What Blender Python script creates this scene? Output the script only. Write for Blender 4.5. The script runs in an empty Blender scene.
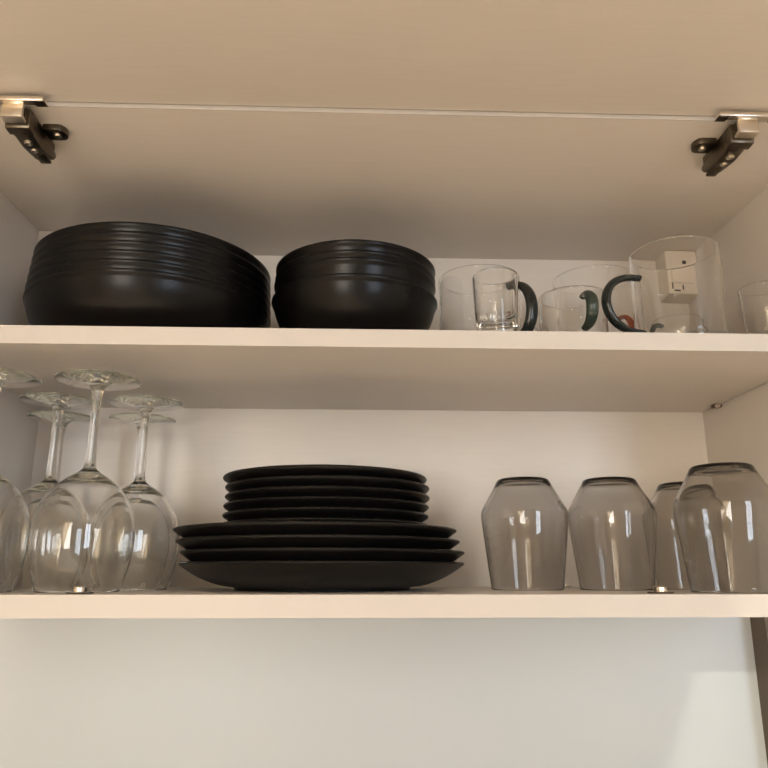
import bpy, bmesh, math, random
from mathutils import Vector, Matrix
random.seed(7)
S = bpy.context.scene
COL = S.collection

# ------------------------------------------------------------------ camera
CAM_POS = Vector((-0.0205, -0.5339, 0.0150))
YAW, PITCH, ROLL, FPX = 0.0353, 0.2531, 0.0003, 729.2458
fw = Vector((math.sin(YAW)*math.cos(PITCH), math.cos(YAW)*math.cos(PITCH), math.sin(PITCH)))
rt = Vector((math.cos(YAW), -math.sin(YAW), 0)); up = rt.cross(fw)
r2 = rt*math.cos(ROLL) + up*math.sin(ROLL); u2 = up*math.cos(ROLL) - rt*math.sin(ROLL)
cd = bpy.data.cameras.new('camera'); cam = bpy.data.objects.new('camera', cd); COL.objects.link(cam)
cam.matrix_world = Matrix(((r2.x, u2.x, -fw.x, CAM_POS.x), (r2.y, u2.y, -fw.y, CAM_POS.y), (r2.z, u2.z, -fw.z, CAM_POS.z), (0, 0, 0, 1)))
cd.sensor_fit = 'HORIZONTAL'; cd.sensor_width = 36.0; cd.lens = 36.0*FPX/768.0
cd.clip_start = 0.01; cd.clip_end = 60
S.camera = cam

# ------------------------------------------------------------------ light and exposure
S.view_settings.view_transform = 'Standard'; S.view_settings.look = 'None'
S.view_settings.gamma = 1.0; S.view_settings.use_curve_mapping = False
S.view_settings.exposure = -0.17
W = bpy.data.worlds.new('sky'); S.world = W; W.use_nodes = True
bg = W.node_tree.nodes['Background']; bg.inputs[0].default_value = (0.62, 0.76, 1.0, 1); bg.inputs[1].default_value = 1.0
def light(name, kind, loc, energy, color, **kw):
    l = bpy.data.lights.new(name, kind); l.energy = energy; l.color = color
    o = bpy.data.objects.new(name, l); o.location = loc; COL.objects.link(o)
    for k, v in kw.items(): setattr(l, k, v)
    return o
REAR = -3.0                       # the wall with the windows, behind the camera
WIN_L = (-1.55, -0.52, -0.55, 1.05)   # x0, x1, z0, z1 of the window partly covered by the added sun blocker
WIN_R = (1.10, 1.95, -0.60, 1.05)      # plain two-pane window
SUN_DIR = Vector((0.34, 1.0, -0.25)).normalized()
sun = light('sun', 'SUN', (-1.2, -5, 2), 1.0, (1.0, 0.93, 0.76), angle=math.radians(0.35))
sun.rotation_euler = SUN_DIR.to_track_quat('-Z', 'Y').to_euler()
for nm, (x0, x1, z0, z1), e, c in (('window_daylight_left', WIN_L, 102, (1.0, 0.93, 0.82)), ('window_daylight_right', WIN_R, 58, (0.80, 0.89, 1.0))):
    a = light(nm, 'AREA', ((x0+x1)/2, REAR-0.06, (z0+z1)/2), e, c, shape='RECTANGLE', size=x1-x0, size_y=z1-z0)
    a.rotation_euler = (math.radians(90), 0, 0)
S.cycles.max_bounces = 64; S.cycles.transmission_bounces = 48; S.cycles.glossy_bounces = 16
S.cycles.diffuse_bounces = 5; S.cycles.transparent_max_bounces = 16
S.cycles.caustics_refractive = True; S.cycles.caustics_reflective = True
S.cycles.blur_glossy = 0.5

# ------------------------------------------------------------------ materials
def mat(name, color, rough=0.5, metal=0.0, spec=0.5, coat=0.0, noise=None, bump=None, trans=0.0, ior=1.5):
    m = bpy.data.materials.new(name); m.use_nodes = True
    nt = m.node_tree; b = nt.nodes['Principled BSDF']
    b.inputs['Base Color'].default_value = (*color, 1); b.inputs['Roughness'].default_value = rough
    b.inputs['Metallic'].default_value = metal; b.inputs['Specular IOR Level'].default_value = spec
    b.inputs['Coat Weight'].default_value = coat; b.inputs['Transmission Weight'].default_value = trans; b.inputs['IOR'].default_value = ior
    tc = nt.nodes.new('ShaderNodeTexCoord')
    if noise:
        scale, amt, stretch = noise
        mp = nt.nodes.new('ShaderNodeMapping'); mp.inputs['Scale'].default_value = stretch
        nz = nt.nodes.new('ShaderNodeTexNoise'); nz.inputs['Scale'].default_value = scale; nz.inputs['Detail'].default_value = 5
        mx = nt.nodes.new('ShaderNodeMix'); mx.data_type = 'RGBA'
        mx.inputs[6].default_value = (*[c*(1-amt) for c in color], 1); mx.inputs[7].default_value = (*[min(1, c*(1+amt)) for c in color], 1)
        nt.links.new(tc.outputs['Object'], mp.inputs[0]); nt.links.new(mp.outputs[0], nz.inputs[0])
        nt.links.new(nz.outputs[0], mx.inputs[0]); nt.links.new(mx.outputs[2], b.inputs['Base Color'])
    if bump:
        n2 = nt.nodes.new('ShaderNodeTexNoise'); n2.inputs['Scale'].default_value = bump[0]; n2.inputs['Detail'].default_value = 3
        bp = nt.nodes.new('ShaderNodeBump'); bp.inputs['Strength'].default_value = bump[1]; bp.inputs['Distance'].default_value = bump[2]
        nt.links.new(tc.outputs['Object'], n2.inputs[0]); nt.links.new(n2.outputs[0], bp.inputs['Height']); nt.links.new(bp.outputs[0], b.inputs['Normal'])
    return m
def glass(name, color, density=0.0, vcol=(1, 1, 1), ior=1.5):
    m = bpy.data.materials.new(name); m.use_nodes = True; nt = m.node_tree
    nt.nodes.remove(nt.nodes['Principled BSDF']); out = nt.nodes['Material Output']
    g = nt.nodes.new('ShaderNodeBsdfGlass'); g.inputs['Color'].default_value = (*color, 1); g.inputs['Roughness'].default_value = 0.0; g.inputs['IOR'].default_value = ior
    nt.links.new(g.outputs[0], out.inputs['Surface'])
    if density:
        v = nt.nodes.new('ShaderNodeVolumeAbsorption'); v.inputs['Color'].default_value = (*vcol, 1); v.inputs['Density'].default_value = density
        nt.links.new(v.outputs[0], out.inputs['Volume'])
    return m
M = {}
M['laminate'] = mat('warm white laminate', (0.72, 0.665, 0.605), 0.42, noise=(9, 0.045, (2, 34, 34)), bump=(900, 0.05, 0.0003))
M['edge'] = mat('cream edge band', (0.54, 0.505, 0.465), 0.45, noise=(20, 0.015, (1, 1, 1)))
M['plastic'] = mat('cream plastic', (0.76, 0.68, 0.58), 0.45)
M['hole'] = mat('dark slot', (0.03, 0.025, 0.02), 0.7)
M['steel'] = mat('nickel steel', (0.15, 0.125, 0.095), 0.34, metal=1.0)
M['steel_light'] = mat('bright nickel', (0.75, 0.68, 0.58), 0.28, metal=1.0)
M['black'] = mat('black glazed stoneware', (0.003, 0.0026, 0.0025), 0.29, spec=0.22, noise=(60, 0.2, (1, 1, 1)), bump=(260, 0.06, 0.0005))
M['black_matte'] = mat('matt black stoneware', (0.0045, 0.004, 0.0037), 0.35, spec=0.36, noise=(60, 0.2, (1, 1, 1)), bump=(300, 0.08, 0.0005))
M['clear'] = glass('clear glass', (0.999, 1.0, 0.998), ior=1.45)
M['wine'] = glass('clear wine glass', (0.999, 1.0, 0.998), 9, (0.60, 0.64, 0.42), ior=1.47)
M['smoke'] = glass('smoked grey glass', (0.985, 0.985, 0.985), 215, (0.34, 0.325, 0.30), ior=1.46)
M['h_black'] = mat('black glass handle', (0.012, 0.016, 0.015), 0.08)
M['h_green'] = mat('dark green glass handle', (0.035, 0.055, 0.045), 0.08, trans=0.35)
M['h_amber'] = mat('amber glass handle', (0.42, 0.10, 0.04), 0.08, trans=0.6)
M['wall'] = mat('glossy white wall panel', (0.505, 0.55, 0.58), 0.35, spec=0.4, noise=(1.5, 0.01, (1, 1, 1)), bump=(14, 0.05, 0.004))
M['room'] = mat('off white paint', (0.72, 0.66, 0.58), 0.8, noise=(3, 0.03, (1, 1, 1)))
M['taupe'] = mat('dark taupe paint', (0.11, 0.088, 0.068), 0.7, noise=(5, 0.06, (1, 1, 1)))
M['floor'] = mat('oak floor', (0.52, 0.43, 0.33), 0.5, noise=(4, 0.15, (1, 12, 1)))
M['worktop'] = mat('pale worktop', (0.66, 0.58, 0.48), 0.4, noise=(40, 0.08, (1, 1, 1)))
M['frame'] = mat('white window frame', (0.8, 0.8, 0.78), 0.5, noise=(5, 0.02, (1, 1, 1)))
def blocker_mat():
    m = bpy.data.materials.new('cream curtain'); m.use_nodes = True; nt = m.node_tree; nt.nodes.remove(nt.nodes['Principled BSDF'])
    d = nt.nodes.new('ShaderNodeBsdfDiffuse'); d.inputs[0].default_value = (0.7, 0.6, 0.46, 1)
    t = nt.nodes.new('ShaderNodeBsdfTranslucent'); t.inputs[0].default_value = (0.75, 0.62, 0.45, 1)
    x = nt.nodes.new('ShaderNodeMixShader'); x.inputs[0].default_value = 0.55
    nt.links.new(d.outputs[0], x.inputs[1]); nt.links.new(t.outputs[0], x.inputs[2]); nt.links.new(x.outputs[0], nt.nodes['Material Output'].inputs[0])
    return m
M['sun_blocker'] = blocker_mat()
def pane_mat():
    m = bpy.data.materials.new('window pane'); m.use_nodes = True; nt = m.node_tree; nt.nodes.remove(nt.nodes['Principled BSDF'])
    t = nt.nodes.new('ShaderNodeBsdfTransparent'); g = nt.nodes.new('ShaderNodeBsdfGlossy'); g.inputs['Roughness'].default_value = 0.02
    x = nt.nodes.new('ShaderNodeMixShader'); x.inputs[0].default_value = 0.06
    nt.links.new(t.outputs[0], x.inputs[1]); nt.links.new(g.outputs[0], x.inputs[2]); nt.links.new(x.outputs[0], nt.nodes['Material Output'].inputs[0])
    return m
M['pane'] = pane_mat()

# ------------------------------------------------------------------ helpers
def link(name, me, m, parent=None):
    o = bpy.data.objects.new(name, me); COL.objects.link(o)
    if m is not None and not me.materials: me.materials.append(m)
    if parent is not None: o.parent = parent
    return o
def finish(bm, name, smooth=None, recalc=True):
    if recalc: bmesh.ops.recalc_face_normals(bm, faces=bm.faces)
    me = bpy.data.meshes.new(name); bm.to_mesh(me); bm.free()
    if smooth is not None:
        for p in me.polygons: p.use_smooth = True
        me.set_sharp_from_angle(angle=math.radians(smooth))
    return me
def box_bm(bm, x0, x1, y0, y1, z0, z1, bev=0.0):
    g = bmesh.ops.create_cube(bm, size=1.0)
    vs = g['verts']
    bmesh.ops.scale(bm, verts=vs, vec=(x1-x0, y1-y0, z1-z0)); bmesh.ops.translate(bm, verts=vs, vec=((x0+x1)/2, (y0+y1)/2, (z0+z1)/2))
    if bev:
        es = list({e for v in vs for e in v.link_edges})
        bmesh.ops.bevel(bm, geom=es, offset=bev, segments=2, profile=0.5, affect='EDGES')
def box(name, x0, x1, y0, y1, z0, z1, m, parent=None, bev=0.0):
    bm = bmesh.new(); box_bm(bm, x0, x1, y0, y1, z0, z1, bev)
    return link(name, finish(bm, name, 35 if bev else None), m, parent)
def prism(name, pts, axis, a0, a1, m, parent=None, bev=0.0):
    """extrude a 2-D outline; axis 'x': pts are (y,z); axis 'z': pts are (x,y)"""
    bm = bmesh.new()
    def P(p, a): return (a, p[0], p[1]) if axis == 'x' else (p[0], p[1], a)
    A = [bm.verts.new(P(p, a0)) for p in pts]; B = [bm.verts.new(P(p, a1)) for p in pts]
    bm.faces.new(A); bm.faces.new(B[::-1]); n = len(pts)
    for i in range(n): bm.faces.new((A[i], B[i], B[(i+1) % n], A[(i+1) % n]))
    if bev: bmesh.ops.bevel(bm, geom=list(bm.edges), offset=bev, segments=2, profile=0.5, affect='EDGES')
    return link(name, finish(bm, name, 35), m, parent)
def lathe(prof, segs=64, smooth=40, name='turned'):
    """closed solid of revolution: profile begins and ends on the axis (r = 0)"""
    V, F, rows = [], [], []
    for r, z in prof:
        if r < 1e-6: rows.append([len(V)]); V.append((0, 0, z))
        else:
            rows.append(list(range(len(V), len(V)+segs)))
            for k in range(segs):
                a = 2*math.pi*k/segs; V.append((r*math.cos(a), r*math.sin(a), z))
    for A, B in zip(rows, rows[1:]):
        for k in range(segs):
            q = (k+1) % segs
            if len(A) == 1 and len(B) == 1: continue
            if len(A) == 1: F.append((A[0], B[q], B[k]))
            elif len(B) == 1: F.append((A[k], A[q], B[0]))
            else: F.append((A[k], A[q], B[q], B[k]))
    me = bpy.data.meshes.new(name); me.from_pydata(V, [], F)
    bm = bmesh.new(); bm.from_mesh(me); bmesh.ops.recalc_face_normals(bm, faces=bm.faces); bm.to_mesh(me); bm.free()
    for p in me.polygons: p.use_smooth = True
    if smooth: me.set_sharp_from_angle(angle=math.radians(smooth))
    return me
def spline(pts, n=5):
    """Catmull-Rom through the points"""
    out = []; P = [pts[0]] + list(pts) + [pts[-1]]
    for i in range(1, len(P)-2):
        p0, p1, p2, p3 = P[i-1], P[i], P[i+1], P[i+2]
        for k in range(n):
            t = k/n
            out.append(tuple(0.5*((2*b) + (-a+c)*t + (2*a-5*b+4*c-d)*t*t + (-a+3*b-3*c+d)*t**3) for a, b, c, d in zip(p0, p1, p2, p3)))
    out.append(tuple(pts[-1])); return out
def tube(path, radii, segs=12, flat=1.0, name='tube'):
    """tube of varying radius along a path in the local xz plane; flat scales it sideways (y)"""
    bm = bmesh.new(); rings = []; n = len(path)
    for i, p in enumerate(path):
        a = Vector(path[max(0, i-1)]); b = Vector(path[min(n-1, i+1)]); t = (b-a).normalized()
        nrm = Vector((t.z, 0, -t.x)); bi = Vector((0, 1, 0)); r = radii[i]
        rings.append([bm.verts.new(Vector(p) + nrm*(r*math.cos(2*math.pi*k/segs)) + bi*(r*flat*math.sin(2*math.pi*k/segs))) for k in range(segs)])
    for A, B in zip(rings, rings[1:]):
        for k in range(segs): bm.faces.new((A[k], A[(k+1) % segs], B[(k+1) % segs], B[k]))
    bm.faces.new(rings[0][::-1]); bm.faces.new(rings[-1])
    return finish(bm, name, 50)
def thing(name, label, cat, loc=(0, 0, 0), rz=0.0, group=None):
    o = bpy.data.objects.new(name, None); COL.objects.link(o); o.empty_display_size = 0.02
    o.location = loc; o.rotation_euler = (0, 0, rz); o['label'] = label; o['category'] = cat
    if group: o['group'] = group
    return o
def tag(o, label, cat, group=None):
    o['label'] = label; o['category'] = cat
    if group: o['group'] = group
    return o
def struct(o, label=None):
    o['kind'] = 'structure'
    if label: o['label'] = label
    return o

# ------------------------------------------------------------------ the room
HW = 0.382            # half the inner width of the wall cabinet
DB = 0.2876           # inner depth
T = 0.0156            # board thickness
H1 = 0.2122           # top face of the shelf
HC = 0.3870           # underside of the top panel
REC = 0.0456          # how far the shelf is set back
FLOOR, CEIL, XL, XR, WALLY = -1.42, 1.30, -2.3, 2.6, 0.2925
struct(box('floor', XL, XR, REAR-0.1, WALLY+0.1, FLOOR-0.1, FLOOR, M['floor']), 'brown oak floor of the kitchen')
struct(box('ceiling', XL, XR, REAR-0.1, WALLY+0.1, CEIL, CEIL+0.1, M['room']), 'off white ceiling of the kitchen')
struct(box('wall_back', XL, 0.4115, WALLY, WALLY+0.1, FLOOR, CEIL, M['wall']), 'glossy white wall below the cabinet')
struct(box('wall_right', 0.4115, 0.62, 0.262, WALLY+0.1, FLOOR, CEIL, M['taupe']), 'dark taupe return wall beside the white wall')
struct(box('wall_back_far', 0.62, XR, WALLY, WALLY+0.1, FLOOR, CEIL, M['room']), 'off white wall beyond the taupe return')
struct(box('wall_left', XL-0.1, XL, REAR-0.1, WALLY+0.1, FLOOR, CEIL, M['room']), 'off white side wall of the kitchen')
struct(box('wall_right_far', XR, XR+0.1, REAR-0.1, WALLY+0.1, FLOOR, CEIL, M['room']), 'off white side wall by the two-pane window')
def rear_wall():
    bm = bmesh.new(); y0, y1 = REAR-0.1, REAR
    a, b = WIN_L, WIN_R
    for x0, x1, z0, z1 in ((XL, a[0], FLOOR, CEIL), (a[0], a[1], FLOOR, a[2]), (a[0], a[1], a[3], CEIL), (a[1], b[0], FLOOR, CEIL),
                           (b[0], b[1], FLOOR, b[2]), (b[0], b[1], b[3], CEIL), (b[1], XR, FLOOR, CEIL)):
        box_bm(bm, x0, x1, y0, y1, z0, z1)
    struct(link('wall_front', finish(bm, 'wall_front'), M['room']), 'off white wall with two windows facing the cabinet')
rear_wall()
def window(name, w, nx, nz, label):
    x0, x1, z0, z1 = w; r = thing(name, label, 'window', ((x0+x1)/2, REAR-0.02, z0)); del r['category']; struct(r)
    hx, h = (x1-x0)/2, z1-z0; f = 0.05
    bm = bmesh.new()
    for q in ((-hx, -hx+f, 0, h), (hx-f, hx, 0, h), (-hx+f, hx-f, 0, f), (-hx+f, hx-f, h-f, h)): box_bm(bm, q[0], q[1], -0.02, 0.02, q[2], q[3])
    link('window_frame', finish(bm, 'window_frame'), M['frame'], r)
    for i in range(1, nx): box('muntin', -hx+2*hx*i/nx-0.02, -hx+2*hx*i/nx+0.02, -0.015, 0.015, f, h-f, M['frame'], r)
    for i in range(1, nz): box('muntin', -hx+f, hx-f, -0.014, 0.014, h*i/nz-0.02, h*i/nz+0.02, M['frame'], r)
    box('pane', -hx+f, hx-f, -0.002, 0.002, f, h-f, M['pane'], r)
window('window_1', WIN_L, 1, 1, 'wide window partly covered by an added sun-blocking cloth')
window('window_2', WIN_R, 2, 1, 'tall two-pane window in the facing wall')
def sun_blocker():  # added unseen cloth; its slanted edge shapes the sun patch
    x0, x1, z0, z1 = WIN_L; bm = bmesh.new(); nz, nx = 24, 60; g = []
    for j in range(nz+1):
        z = z0-0.05 + (z1-z0+0.15)*j/nz; xe = -0.757 + 0.42*(z-0.735); row = []
        for i in range(nx+1):
            u = i/nx; x = x0-0.06 + (xe-x0+0.06)*u
            row.append(bm.verts.new((x, REAR+0.05+0.018*math.sin(u*62), z)))
        g.append(row)
    for j in range(nz):
        for i in range(nx): bm.faces.new((g[j][i], g[j][i+1], g[j+1][i+1], g[j+1][i]))
    o = link('sun_blocker', finish(bm, 'sun_blocker', 60), M['sun_blocker'])
    tag(o, 'added cream cloth that blocks the sun along a slanted edge', 'sun_blocker')
sun_blocker()
# added fill spot: brightens the floor so bounce light reaches up into the cabinet
def floor_fill(x, y):
    t = thing('floor_fill_light', 'added fill spot that brightens the floor for bounce light', 'fill light', (x, y, CEIL))
    link('ring', lathe([(0, -0.001), (0.035, -0.001), (0.040, -0.012), (0.052, -0.012), (0.055, -0.004), (0.055, -0.0005), (0, -0.0005)], 32), M['frame'], t)
    l = light('floor_fill_beam', 'SPOT', (0, 0, -0.03), FILL_W, (1.0, 0.95, 0.86), spot_size=math.radians(78), spot_blend=0.5, shadow_soft_size=0.04); l.parent = t
FILL_W = 850
floor_fill(-0.65, -1.75)
# worktop and base unit under the wall cabinet
tag(box('worktop', XL+0.01, 0.410, -0.33, WALLY-0.001, -0.56, -0.52, M['worktop'], bev=0.003), 'pale stone-look worktop below the wall cabinet', 'worktop')
bc = thing('base_cabinet', 'cream base cabinet under the worktop', 'cabinet', (0, 0, FLOOR))
box('body', -0.9, 0.408, -0.29, WALLY-0.002, 0.10, -0.561-FLOOR, M['laminate'], bc)
box('plinth', -0.9, 0.408, -0.24, WALLY-0.002, 0.0, 0.099, M['edge'], bc)
for i in range(2): 
    d = box('door', -0.895+0.652*i, -0.248+0.652*i, -0.309, -0.291, 0.105, 0.852, M['edge'], bc, 0.001)
    box('handle', -0.64+0.652*i, -0.50+0.652*i, -0.33, -0.3095, 0.80, 0.812, M['steel'], d, 0.003)

# ------------------------------------------------------------------ the wall cabinet
cab = thing('wall_cabinet', 'warm white wall cabinet with its flap door lifted open', 'cabinet', (0, 0, -T))
Z0 = T   # children are measured from the cabinet's base; the inner bottom is Z0
def cbox(name, x0, x1, y0, y1, z0, z1, m, parent=None, bev=0.0):
    return box(name, x0, x1, y0, y1, z0+Z0, z1+Z0, m, parent or cab, bev)
def board(name, x0, x1, y0, y1, z0, z1, label=None):
    o = cbox(name, x0, x1, y0+0.0008, y1, z0, z1, M['laminate'])
    e = cbox('edge_band', x0, x1, y0, y0+0.0008, z0, z1, M['edge'], o)
    if label: o['label'] = label
    return o
board('bottom_panel', -HW, HW, 0, DB, -T, 0)
board('top_panel', -HW, HW, 0, DB, HC, HC+T)
board('side_panel', -HW-T, -HW-0.0003, 0, DB+0.003, -T, HC+T)
board('side_panel', HW+0.0003, HW+T, 0, DB+0.003, -T, HC+T)
cbox('back_panel', -HW, HW, DB, DB+0.003, -T, HC+T, M['laminate'])
shelf = board('shelf', -HW+0.001, HW-0.001, REC, DB-0.001, H1-T, H1)
def shelf_pin(s, y):
    pin = cbox('shelf_pin', s*(HW-0.0045)-0.0045, s*(HW-0.0045)+0.0045, y-0.004, y+0.004, H1-T-0.004, H1-T, M['steel'], None, 0.001)
    me = lathe([(0, -0.002), (0.0022, -0.002), (0.0028, 0.0), (0.0022, 0.003), (0, 0.003)], 12)
    o = link('peg', me, M['steel_light'], pin); o.location = (s*(HW-0.006), y-0.0055, H1-T-0.0025+Z0); o.rotation_euler = (math.radians(90), 0, 0)
for s in (-1, 1):
    for y in (0.085, 0.245): shelf_pin(s, y)
# bright cap fittings let into the bottom panel
cap_me = lathe([(0, -0.0003), (0.0075, -0.0003), (0.0078, 0.0004), (0.0062, 0.001), (0.0050, 0.0013), (0.0047, 0.0042), (0.0036, 0.0052), (0, 0.0054)], 24)
for x, y, sc in ((-0.2225, 0.026, 1), (0.2065, 0.026, 1), (-0.243, 0.262, 0.7), (0.20, 0.262, 0.7)):
    o = link('bumper_cap', cap_me, M['steel_light'], cab); o.location = (x, y, Z0+0.0003); o.scale = (sc, sc, sc)
    fl = link('flange', lathe([(0, 0), (0.0095, 0), (0.0095, 0.0007), (0, 0.0007)], 20), M['hole'], o)
# hanging bracket covers in the upper back corners
for s in (-1, 1):
    yf = 0.227 if s < 0 else 0.254
    xa, xb = (s*HW, s*(HW-0.042)) if s > 0 else (s*(HW-0.042), s*HW)
    h = cbox('hanger_cover', min(xa, xb)+0.0005, max(xa, xb)-0.0005, yf, DB-0.0005, HC-0.056, HC-0.0006, M['plastic'], None, 0.002)
    xm = s*(HW-0.018)
    for dx, dz, w, t in ((0, -0.016, 0.0022, 0.0020), (-s*0.004, -0.048, 0.0008, 0.003), (-s*0.018, -0.046, 0.0008, 0.004), (-s*0.012, -0.052, 0.004, 0.0009)):
        cbox('slot', xm+dx-w, xm+dx+w, yf-0.0007, yf+0.0002, HC+dz-t, HC+dz+t, M['hole'], h)
    cbox('rib', xm-s*0.004-0.0145, xm-s*0.004+0.0145, yf-0.0025, yf+0.0005, HC-0.043, HC-0.024, M['plastic'], h, 0.001)
# lift-up flap door, hinged on the top panel
PH = math.radians(-4)
door = bpy.data.objects.new('flap_door', None); COL.objects.link(door); door.parent = cab
door.location = (0, -0.0016, HC+0.0034+Z0); door.rotation_euler = (-PH, 0, 0)      # local -y runs outwards
door['label'] = 'flap door seen from its inner face, lifted open'
DW, DL, DT = 0.3965, 0.402, 0.018
box('door_panel', -DW, DW, -DL, -0.0008, 0.0, DT, M['laminate'], door)
box('edge_band', -DW, DW, -0.0008, 0.0, 0.0, DT, M['edge'], door)
box('edge_band', -DW, DW, -DL-0.0008, -DL, 0.0, DT, M['edge'], door)
def hinge(s):
    X = s*0.3015
    r = bpy.data.objects.new('hinge', None); COL.objects.link(r); r.parent = cab; r.location = (X, 0, HC+Z0)
    r['label'] = 'nickel concealed hinge with arm and winged mounting plate'
    i = -s                                                     # towards the middle of the cabinet
    w = 0.0085
    # mounting plate screwed to the top panel, with a rounded wing on each side
    pts = []
    def wing(sx, L):
        y0, y1, n = 0.024, 0.041, 6
        return [(sx*w, y0)] + [(sx*(L-0.006)+sx*0.006*math.sin(math.pi*k/n), (y0+y1)/2-(y1-y0)/2*math.cos(math.pi*k/n)) for k in range(n+1)] + [(sx*w, y1)]
    for sx, L in ((i, 0.027), (-i, 0.020)):
        pw = prism('plate_wing', wing(sx, L), 'z', -0.0058, -0.0002, M['steel'], r, 0.0007)
        sm = lathe([(0, -0.0015), (0.0026, -0.0015), (0.0034, -0.0006), (0.0034, 0.0006), (0, 0.0006)], 14)
        o = link('screw', sm, M['steel_light'], r); o.location = (sx*(L-0.0085), 0.0325, -0.0062)
    box('mounting_plate', -w*0.8, w*0.8, 0.012, 0.056, -0.0080, -0.0002, M['steel'], r, 0.001)
    # arm body: a channel that is deeper towards the front
    prism('arm_body', [(-0.004, -0.0045), (0.004, -0.0030), (0.030, -0.0085), (0.056, -0.0085), (0.059, -0.0115), (0.055, -0.0165), (0.030, -0.0205), (0.004, -0.0195), (-0.005, -0.0170)], 'x', -w*0.92, w*0.92, M['steel'], r, 0.0009)
    prism('side_cheek', [(-0.002, -0.004), (0.012, -0.004), (0.014, -0.012), (0.010, -0.021), (0.0, -0.0205)], 'x', -w*1.18, w*1.18, M['steel'], r, 0.0008)
    for y, rr in ((0.022, 0.0036), (0.034, 0.0030)):
        sm = lathe([(0, 0.0012), (rr, 0.0012), (rr, -0.0008), (rr*0.7, -0.0016), (rr*0.3, -0.0012), (0, -0.0008)], 14)
        o = link('screw', sm, M['steel_light'], r); o.location = (0, y, -0.0205+max(0, (y-0.03))*0.12)
    box('lever', -w*0.55, w*0.55, 0.042, 0.058, -0.0188, -0.0160, M['steel'], r, 0.0008)
    # bright link that carries the cup on the door
    prism('hinge_link', [(-0.0118, -0.0178), (-0.0035, -0.0188), (-0.0030, -0.0165), (-0.0095, -0.0155), (-0.0085, -0.0035), (-0.0112, -0.0035)], 'x', -w, w, M['steel_light'], r, 0.0005)
    # cup flange lying against the door's inner face
    fl = box('cup_flange', -0.026, 0.026, -0.017, -0.009, -0.0052, -0.0012, M['steel_light'], r, 0.0008)
    fl.rotation_euler = (-PH, 0, 0)
    for sx in (-1, 1):
        c = box('flange_clip', sx*0.0225-0.0045, sx*0.0225+0.0045, -0.0175, -0.0085, -0.0062, -0.0051, M['steel'], r, 0.0006); c.rotation_euler = (-PH, 0, 0)
for s in (-1, 1): hinge(s)

# ------------------------------------------------------------------ crockery
def nested(outer, H, d, bead, thin, rfoot):
    """outer profile from foot to rim; the inside is the outside lifted by d (so that alike pieces nest), closed by a rounded rim"""
    out = [(0, outer[0][1])] + list(outer)
    inner = []
    for k, (r, z) in enumerate(outer):
        q = max(d + 0.000002*k, z + thin(r, d)) if r > rfoot else d + 0.000002*k
        if q >= H: 
            (r0, z0) = outer[k-1]; q0 = z0 + thin(r0, d); t = (H-0.0006-q0)/max(1e-6, q-q0)
            inner.append((r0+(r-r0)*t, H-0.0006)); break
        inner.append((r, q))
    inner = [(r, z) for r, z in inner]
    z_in = max(inner[0][1], inner[0][1])
    return out + bead + inner[::-1] + [(0, z_in)]
def lerp_thin(rf, rw, tw):
    """inside lifted by the full stacking step over the foot, by tw on the wall"""
    return lambda r, d: d + (tw-d)*min(1.0, max(0.0, (r-rf)/(rw-rf)))
def big_bowl_mesh(d):
    base = [(0.050, 0.0022), (0.0535, 0.0022), (0.054, 0.0003), (0.057, 0.0), (0.060, 0.0005)]
    side = spline([(0.0605, 0.0020), (0.078, 0.0052), (0.094, 0.0125), (0.1052, 0.0235), (0.1118, 0.0365), (0.1153, 0.0485)], 4)
    bead = [(0.1164, 0.0500), (0.1168, 0.0515), (0.1167, 0.0528), (0.1160, 0.0535), (0.1152, 0.0534)]
    return lathe([(r*1.008, z) for r, z in nested(base + side, 0.0535, d, bead, lerp_thin(0.062, 0.072, 0.0048), 0.0625)], 96, 32, 'bowl')
def small_bowl_mesh(d, k=1.0):
    base = [(0.030, 0.0022), (0.0335, 0.0022), (0.034, 0.0003), (0.0365, 0.0), (0.039, 0.0006)]
    side = spline([(0.0395, 0.0022), (0.0500, 0.0068), (0.0600, 0.0165), (0.0693, 0.0290), (0.0758, 0.0430), (0.0793, 0.0550)], 4)
    bead = [(0.0805, 0.0565), (0.0811, 0.0580), (0.0810, 0.0593), (0.0803, 0.0601), (0.0795, 0.0600)]
    return lathe([(r*k, z) for r, z in nested(base + side, 0.0601, d, bead, lerp_thin(0.041, 0.049, 0.0045), 0.0412)], 96, 32, 'bowl')
def place(name, me, m, loc, label, cat, group, rz=0.0):
    o = link(name, me, m); o.location = loc; o.rotation_euler = (0, 0, rz); return tag(o, label, cat, group)
ORD6 = ['lowest', 'second from the bottom', 'third from the bottom', 'fourth from the bottom', 'fifth from the bottom', 'topmost']
bm_big = big_bowl_mesh(0.0087)
for i in range(6):
    dx = 0.00022*i
    o = place('serving_bowl', bm_big, M['black'], (-0.2285+dx, 0.1662, H1+0.0002+0.00895*i), 'wide black bowl, %s in the stack of six' % ORD6[i], 'bowl', 'wide black bowls on the upper shelf', 0.7*i); o.scale = (1-0.0052*i, 1-0.0052*i, 1)
zz = H1+0.0002
for i, (gap, k) in enumerate(((0.0165, 1.012), (0.0072, 0.99), (0.0100, 0.985), (0.0075, 0.985))):
    me = small_bowl_mesh(min(gap-0.0003, 0.02), k)
    place('small_bowl', me, M['black'], (-0.0255+(0, 0.0003, 0.0006, 0.0009)[i], 0.1500, zz), 'small black bowl, %s in the stack of four' % ['lowest', 'second from the bottom', 'third from the bottom', 'topmost'][i], 'bowl', 'small black bowls on the upper shelf', 1.1*i)
    zz += gap
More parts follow.
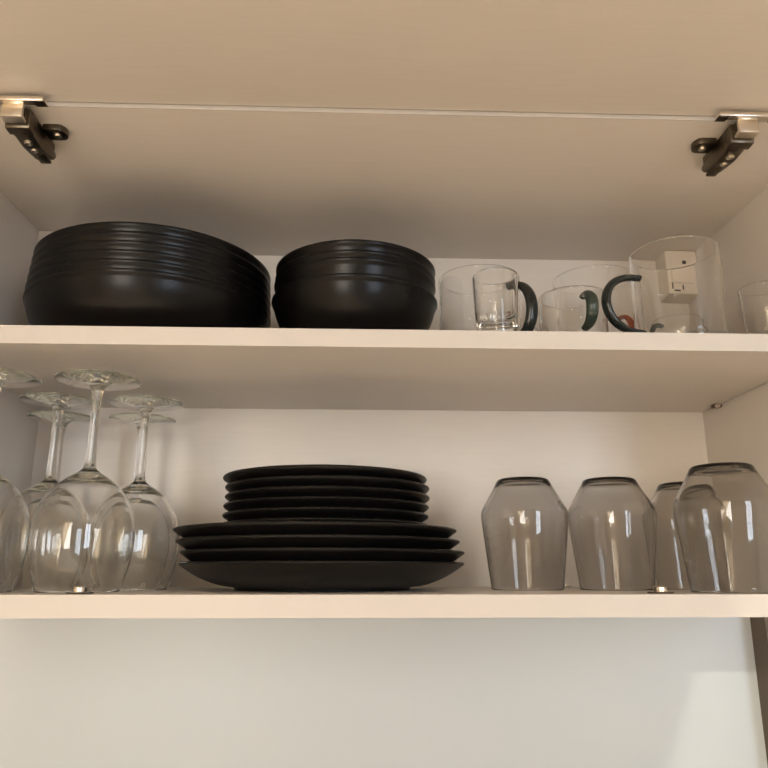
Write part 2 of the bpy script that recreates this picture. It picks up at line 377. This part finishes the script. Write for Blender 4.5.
def plate_mesh(Rf, R, H, d, th, e):
    base = [(Rf-0.006, 0.0016), (Rf-0.0030, 0.0016), (Rf-0.0026, 0.0003), (Rf-0.0012, 0.0), (Rf, 0.0004)]
    side = spline([(Rf+0.0004, 0.0022), (Rf+(R-Rf)*0.33, H*0.21), (Rf+(R-Rf)*0.69, H*0.50), (R-0.5*e, H-0.95*e)], 5)
    bead = [(R-0.12*e, H-0.68*e), (R, H-0.42*e), (R-0.08*e, H-0.20*e), (R-0.28*e, H-0.05*e), (R-0.55*e, H)]
    out = [(0, 0.0016)] + base + side
    inner = [(Rf-0.004, d), (Rf+0.002, d)] + [(r, min(H-0.0004, max(d+0.00001*k, z+th))) for k, (r, z) in enumerate(side[1:-1]) if r > Rf+0.003] + [(R-0.8*e, H-0.0002)]
    return lathe(out + bead + inner[::-1] + [(0, d)], 96, 30, 'plate')
dp = plate_mesh(0.0775, 0.1262, 0.0236, 0.0091, 0.0036, 0.0034)
for i in range(4):
    dx = (0.0, 0.0006, -0.0036, -0.0062)[i]
    place('dinner_plate', dp, M['black_matte'], (-0.0512+dx, 0.1430, 0.0002+0.0095*i), 'large black dinner plate, %s of the four' % ['lowest', 'second from the bottom', 'third from the bottom', 'topmost'][i], 'plate', 'large black plates on the bottom shelf', 0.5*i)
sp = plate_mesh(0.0560, 0.0932, 0.0198, 0.0079, 0.0042, 0.0050)
zb = 0.0002+0.0095*3+0.0092
for i in range(6):
    dx = (-0.0005, 0.0, 0.0004, 0.0014, 0.0012, -0.0012)[i]
    place('side_plate', sp, M['black_matte'], (-0.0492+dx, 0.1430, zb+0.00835*i), 'small black side plate, %s of the six' % ORD6[i], 'plate', 'small black plates stacked on the large plates', 0.9*i)

# ------------------------------------------------------------------ wine glasses, standing on their rims
def shift_in(pts, w):
    """offset a profile inwards by w along its normal"""
    o = []
    for i, (r, z) in enumerate(pts):
        a = pts[max(0, i-1)]; b = pts[min(len(pts)-1, i+1)]; tr, tz = b[0]-a[0], b[1]-a[1]; L = math.hypot(tr, tz) or 1
        o.append((max(0.0, r - w*tz/L), z + w*tr/L))
    return o
def wine_parts():
    bowl = spline([(0.0312, 0.0006), (0.0352, 0.0130), (0.0380, 0.0260), (0.0393, 0.0400), (0.0386, 0.0530), (0.0353, 0.0655), (0.0292, 0.0765), (0.0188, 0.0868), (0.0092, 0.0930)], 6)
    inb = [p for p in shift_in(bowl, 0.0011) if p[0] > 0.001 and p[1] < 0.0840]
    inner = inb + [(max(0.002, inb[-1][0]*0.62), 0.0868), (0.004, 0.0885)]
    stem = spline([(0.0054, 0.0962), (0.0041, 0.1030), (0.0036, 0.1250), (0.0036, 0.1480), (0.0042, 0.1580), (0.0062, 0.1645), (0.0120, 0.1676), (0.0220, 0.1689), (0.0325, 0.1697)], 5)
    foot = [(0.0338, 0.1700), (0.0341, 0.1706), (0.0337, 0.1712), (0.0325, 0.1714), (0.0090, 0.1710), (0.0, 0.1707)]
    prof = [(0.0, 0.0890)] + inner[::-1] + [(0.0306, 0.0001)] + bowl + stem + foot
    return lathe(prof, 72, 55, 'wine_glass')
wg = wine_parts()
WG = [(-0.3195, 0.058, 'clear stemmed wine glass on its rim against the side panel at the shelf front'),
      (-0.2385, 0.065, 'clear stemmed wine glass on its rim at the shelf edge, beside the side-panel one'),
      (-0.3015, 0.143, 'clear stemmed wine glass on its rim in the middle row near the side panel'),
      (-0.2225, 0.150, 'clear stemmed wine glass on its rim in the middle row next to the plates'),
      (-0.3290, 0.222, 'clear stemmed wine glass on its rim in the back row by the corner'),
      (-0.2480, 0.228, 'clear stemmed wine glass on its rim in the back row nearer the plates')]
for x, y, lb in WG:
    place('wine_glass', wg, M['wine'], (x, y, 0.0002), lb, 'wine glass', 'upturned wine glasses on the bottom shelf', random.random()*6)

# ------------------------------------------------------------------ smoked stemless glasses, upside down
def smoke_mesh():
    outer = [(0.0322, 0.0006)] + spline([(0.0324, 0.0020), (0.0350, 0.0240), (0.0375, 0.0450), (0.0392, 0.0595)], 3) + spline([(0.0396, 0.0640), (0.0392, 0.0685), (0.0375, 0.0730), (0.0322, 0.0822), (0.0276, 0.0902)], 3) + spline([(0.0254, 0.0943), (0.0240, 0.0970), (0.0222, 0.0985), (0.0197, 0.0990)], 3) + [(0.0120, 0.0984)]
    inner = [(0.0312, 0.0005)] + spline([(0.0313, 0.0020), (0.0338, 0.0240), (0.0363, 0.0450), (0.0380, 0.0595)], 3) + spline([(0.0384, 0.0640), (0.0380, 0.0683), (0.0363, 0.0723), (0.0310, 0.0814), (0.0264, 0.0890)], 3) + spline([(0.0244, 0.0925), (0.0218, 0.0950), (0.0180, 0.0960)], 2) + [(0.0080, 0.0962)]
    return lathe([(0, 0.0982)] + outer[::-1] + [(0.0317, 0.0)] + inner + [(0, 0.0962)], 80, 55, 'stemless_glass')
sg = smoke_mesh()
for x, y, lb in ((0.1322, 0.140, 'smoked grey stemless glass upside down, next to the plate stack'),
                 (0.2122, 0.137, 'smoked grey stemless glass upside down between two others of its row'),
                 (0.2965, 0.168, 'smoked grey stemless glass upside down at the back, partly hidden by another'),
                 (0.2735, 0.046, 'smoked grey stemless glass upside down at the shelf front near the side panel')):
    place('stemless_glass', sg, M['smoke'], (x, y, 0.0002), lb, 'glass', 'smoked stemless glasses on the bottom shelf', random.random()*6)

# ------------------------------------------------------------------ glass mugs and small glasses on the shelf
def cup_mesh(R, H, rb=None, wall=0.0022, base=0.0045, curve=0.004):
    rb = R if rb is None else rb
    outer = [(0.0, 0.0008), (rb-curve-0.002, 0.0008), (rb-curve, 0.0), (rb-curve*0.3, curve*0.3), (rb, curve)] + [(rb+(R-rb)*t, curve+(H-curve-0.001)*t) for t in (0.03, 0.06, 0.25, 0.5, 0.75, 0.96, 0.985, 1.0)]
    top = [(R-wall*0.2, H-0.0002), (R-wall*0.5, H), (R-wall*0.85, H-0.0003)]
    inner = [(R-wall-(R-rb)*(1-t), curve+(H-curve-0.001)*t) for t in (1.0, 0.985, 0.96, 0.75, 0.5, 0.25, 0.12, 0.09)] + [(rb-wall, base+curve), (rb-wall-curve*0.35, base+curve*0.3), (rb-wall-curve, base), (0, base)]
    return lathe(outer + top + inner, 64, 50, 'cup_body')
def handle_mesh(R, z0, z1, reach, th, flat=1.0):
    zc, hz = (z0+z1)/2, (z1-z0)/2; n = 18; path, rad = [], []
    for k in range(n+1):
        a = -math.pi/2 + math.pi*k/n
        x = R - 0.0012 + reach*max(0.0, math.cos(a))**0.75; z = zc + hz*math.sin(a)
        path.append((x, 0, z)); rad.append(th*(0.72+0.28*math.cos(a)))
    return tube(path, rad, 12, flat, 'handle')
def mug(name, x, y, R, H, ang, hz0, hz1, reach, th, hm, label, rb=None):
    r = thing(name, label, 'mug', (x, y, H1+0.0002), ang, 'glass mugs with coloured handles')
    link('mug_body', cup_mesh(R, H, rb), M['clear'], r)
    h = link('handle', handle_mesh(R, hz0, hz1, reach, th, 1.35), M[hm], r)
    h['label'] = {'h_black': 'black glass handle', 'h_green': 'dark green glass handle', 'h_amber': 'amber glass handle'}[hm]
def ang(dx, dy): return math.atan2(dy, dx)
mug('glass_mug', 0.1014, 0.160, 0.0415, 0.0930, ang(0.62, -0.78), 0.018, 0.073, 0.025, 0.0050, 'h_black', 'clear glass mug with a black handle beside the small black bowls')
mug('glass_mug', 0.1815, 0.113, 0.0315, 0.0570, ang(0.05, -1.0), 0.016, 0.046, 0.020, 0.0042, 'h_green', 'short clear glass mug with a dark green handle pointing forward')
mug('glass_mug', 0.2333, 0.200, 0.0432, 0.1115, ang(0.20, -0.98), 0.006, 0.052, 0.026, 0.0029, 'h_amber', 'clear glass mug with an amber handle behind the short green-handled mug')
mug('tall_glass_mug', 0.2784, 0.100, 0.0407, 0.0985, ang(-0.97, -0.24), 0.014, 0.068, 0.038, 0.0040, 'h_black', 'largest clear glass mug with a thin black loop handle')
mug('glass_mug', 0.1500, 0.2420, 0.0315, 0.0640, ang(-0.05, -1.0), 0.030, 0.058, 0.028, 0.0036, 'h_amber', 'short clear glass mug with amber handle hidden behind the black-handled mug')
mug('glass_mug', 0.3300, 0.2200, 0.0315, 0.0700, ang(-0.85, -0.55), 0.020, 0.060, 0.024, 0.0032, 'h_green', 'short clear glass mug with dark handle in the back corner by the side panel')
def shot():
    outer = [(0.0, 0.0006), (0.0145, 0.0006), (0.0160, 0.0), (0.0166, 0.0012)] + spline([(0.0168, 0.0030), (0.0180, 0.0160), (0.0190, 0.0300), (0.0198, 0.0450), (0.0202, 0.0570)], 3)
    top = [(0.0201, 0.0582), (0.0196, 0.0586), (0.0191, 0.0582)]
    inner = spline([(0.0189, 0.0570), (0.0184, 0.0450), (0.0176, 0.0310), (0.0162, 0.0210), (0.0125, 0.0140), (0.0070, 0.0112)], 3) + [(0, 0.0108)]
    return lathe([(r*1.02, z*1.09) for r, z in outer + top + inner], 56, 50, 'small_glass')
sh = shot()
place('small_glass', sh, M['clear'], (0.1020, 0.0800, H1+0.0002), 'small clear tapered glass in front of the black-handled mug', 'glass', 'small clear glasses on the upper shelf')
place('small_glass', sh, M['clear'], (0.3605, 0.1000, H1+0.0002), 'small clear glass between the largest mug and the side panel', 'glass', 'small clear glasses on the upper shelf')
